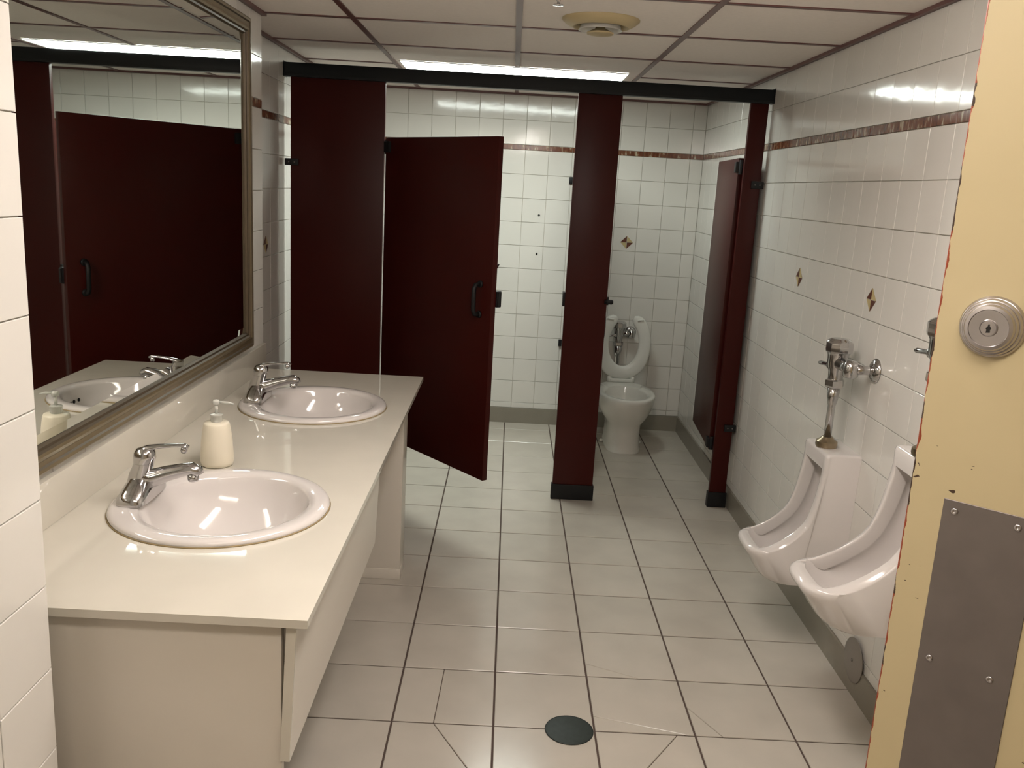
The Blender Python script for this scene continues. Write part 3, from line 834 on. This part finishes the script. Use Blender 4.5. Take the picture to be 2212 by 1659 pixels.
# ------------------------------------------------------------------ mirror
MY0, MY1, MZ0, MZ1 = -0.975, 0.955, 0.934, 2.112
mi = empty('wall_mirror', (XM, (MY0 + MY1) / 2, MZ0)); tag(mi, 'large bronze-framed mirror above the countertop', 'mirror')
c = mi.location
FW = 0.062
boxm('glass', 'mirror', mi, 0.002, 0.010, MY0 + FW - 0.006 - c.y, MY1 - FW + 0.006 - c.y, FW - 0.006, MZ1 - MZ0 - FW + 0.006)
# bevelled border strips of the glass
def strip(bm, pts): bm.faces.new([bm.verts.new(p) for p in pts])
bw = 0.024
ya, yb, za, zb = MY0 + FW - c.y, MY1 - FW - c.y, FW, MZ1 - MZ0 - FW
bm = bmesh.new()
o4 = [(0.0102, ya, za), (0.0102, yb, za), (0.0102, yb, zb), (0.0102, ya, zb)]
i4 = [(0.0118, ya + bw, za + bw), (0.0118, yb - bw, za + bw), (0.0118, yb - bw, zb - bw), (0.0118, ya + bw, zb - bw)]
for k in range(4): strip(bm, [o4[k], o4[(k + 1) % 4], i4[(k + 1) % 4], i4[k]])
strip(bm, i4)
mk('bevelled_face', bm, 'mirror', mi)
# frame rails with a stepped profile: (distance from the outer edge, stand-out)
prof = [(0.0, 0.001), (0.0, 0.018), (0.006, 0.024), (0.014, 0.024), (0.018, 0.020), (0.030, 0.021), (0.034, 0.026), (0.042, 0.028), (0.048, 0.025), (0.052, 0.019), (0.058, 0.018), (FW, 0.012), (FW, 0.001)]
def corner(k, d, h):
    Y = (MY0 + d if k in (0, 3) else MY1 - d) - c.y
    Z = d if k in (0, 1) else (MZ1 - MZ0) - d
    return (h, Y, Z)
for k in range(4):
    bm = bmesh.new()
    loft(bm, [[corner(k, d, h) for d, h in prof], [corner((k + 1) % 4, d, h) for d, h in prof]])
    for f_ in bm.faces:
        cc = f_.calc_center_median()
        d_ = min(abs(cc.y - (MY0 - c.y)), abs(MY1 - c.y - cc.y), abs(cc.z), abs(MZ1 - MZ0 - cc.z))
        if 0.014 < d_ < 0.019 or d_ > 0.049: f_.material_index = 1
    mk('frame_rail', bm, ['frame', 'frame_dark'], mi)

# ------------------------------------------------------------------ floor drain, ceiling vent, sprinkler
fd = empty('floor_drain', (0.533, -0.004, 0.0006)); tag(fd, 'round dark drain cover set in the floor tiles', 'drain')
mk('cover', lathe(bmesh.new(), [(0.071, 0), (0.071, 0.002), (0.066, 0.0032), (0.001, 0.0034)], 44), 'drain', fd, angle=30)
mk('rim', lathe(bmesh.new(), [(0.0715, 0.0), (0.0735, 0.0003), (0.0725, 0.0024), (0.0712, 0.0024)], 44, (0, 0, 0), 'z', False, False), 'drain', fd, True)

ve = empty('ceiling_vent', (0.553, 0.925, ZC - 0.0012)); tag(ve, 'round stepped air diffuser on the ceiling', 'vent')
mk('outer_ring', lathe(bmesh.new(), [(0.136, 0), (0.136, -0.004), (0.122, -0.016), (0.100, -0.027), (0.094, -0.027), (0.088, -0.004)], 48, (0, 0, 0), 'z', False, False), 'vent', ve, True)
mk('throat', lathe(bmesh.new(), [(0.0875, -0.003), (0.001, -0.0025)], 48, (0, 0, 0), 'z', False, True), 'vent_dark', ve)
mk('middle_cone', lathe(bmesh.new(), [(0.060, -0.006), (0.074, -0.036), (0.077, -0.037), (0.074, -0.033), (0.063, -0.005)], 40, (0, 0, 0), 'z', False, False), 'white_metal', ve, True)
mk('centre_disc', lathe(bmesh.new(), [(0.012, -0.004), (0.018, -0.030), (0.048, -0.044), (0.046, -0.049), (0.001, -0.052)], 36, (0, 0, 0), 'z'), 'vent', ve, angle=40)

spk = empty('sprinkler_head', (0.385, 0.505, ZC - 0.0012)); tag(spk, 'small chrome sprinkler head at the top edge of the picture', 'sprinkler')
mk('escutcheon', lathe(bmesh.new(), [(0.036, 0), (0.034, -0.005), (0.016, -0.010)], 28), 'chrome', spk, True)
mk('frame', lathe(bmesh.new(), [(0.009, -0.010), (0.009, -0.022), (0.005, -0.030), (0.004, -0.040)], 16), 'chrome', spk, True)
mk('deflector', lathe(bmesh.new(), [(0.016, -0.040), (0.017, -0.042), (0.001, -0.043)], 18), 'chrome', spk, True)

# ------------------------------------------------------------------ yellow entry door (open, outer face toward the camera)
DE = Vector((0.7696, -1.3653, 0)); DD = Vector((0.75188, -0.65930, 0)); DN = Vector((-0.65930, -0.75188, 0))
door = empty('door_1', DE); tag(door, 'buff yellow painted entry door standing open with deadbolt', 'door', kind='structure')
door.matrix_basis = Matrix.Translation(DE) @ Matrix((DD, -DN, Vector((0, 0, 1)))).transposed().to_4x4()
# local x from the free edge toward the hinge, local -y out of the face toward the camera
boxm('door_panel', 'door', door, 0, 0.885, 0.0, 0.044, 0.012, 2.045, 0.0012, 1)
pp = boxm('push_plate', 'steel', door, 0.0395, 0.141, -0.0016, -0.0002, 0.848, 1.2545, 0.0006, 1)
for uu, zz in ((0.0525, 1.2415), (0.1185, 1.2415), (0.0527, 1.055), (0.1190, 1.055), (0.0525, 0.862), (0.1185, 0.862)):
    mk('screw', lathe(bmesh.new(), [(0.0042, -0.0017), (0.0040, -0.0026), (0.0018, -0.0030), (0.0012, -0.0022)], 14, (uu, 0, zz), 'y'), 'satin', pp, True)
BU, BZ = 0.0585, 1.4585
db = mk('deadbolt', lathe(bmesh.new(), [(.0338, -.0003), (.0340, -.003), (.0322, -.0062), (.0314, -.0066), (.0298, -.0105), (.0286, -.0108), (.0268, -.0150), (.0258, -.0152),
                                       (.0240, -.0185), (.0205, -.0192), (.0198, -.0182), (.0095, -.0180), (.0088, -.0186), (.0084, -.0178)], 56, (BU, 0, BZ), 'y'), 'satin', door, angle=22)
cy = mk('lock_cylinder', lathe(bmesh.new(), [(.0080, -.0179), (.0078, -.0188), (.001, -.0189)], 32, (BU, 0, BZ), 'y'), 'satin', db)
kb = bmesh.new()
kv = [kb.verts.new((BU + a_, -.01895, BZ + b_)) for a_, b_ in ((-.0022, -.0052), (.0022, -.0046), (.0020, -.0015), (.0030, .0002), (.0012, .0022), (.0010, .0044), (-.0006, .0044), (-.0010, .0018), (-.0028, -.0004), (-.0016, -.0020))]
kb.faces.new(kv); mk('keyway', kb, 'hole', db)
for z in (1.80, 1.05, 0.28):
    mk('hinge', lathe(bmesh.new(), [(0.008, z - 0.05), (0.008, z + 0.05)], 14, (0.893, 0.030, 0)), 'steel', door, angle=40)
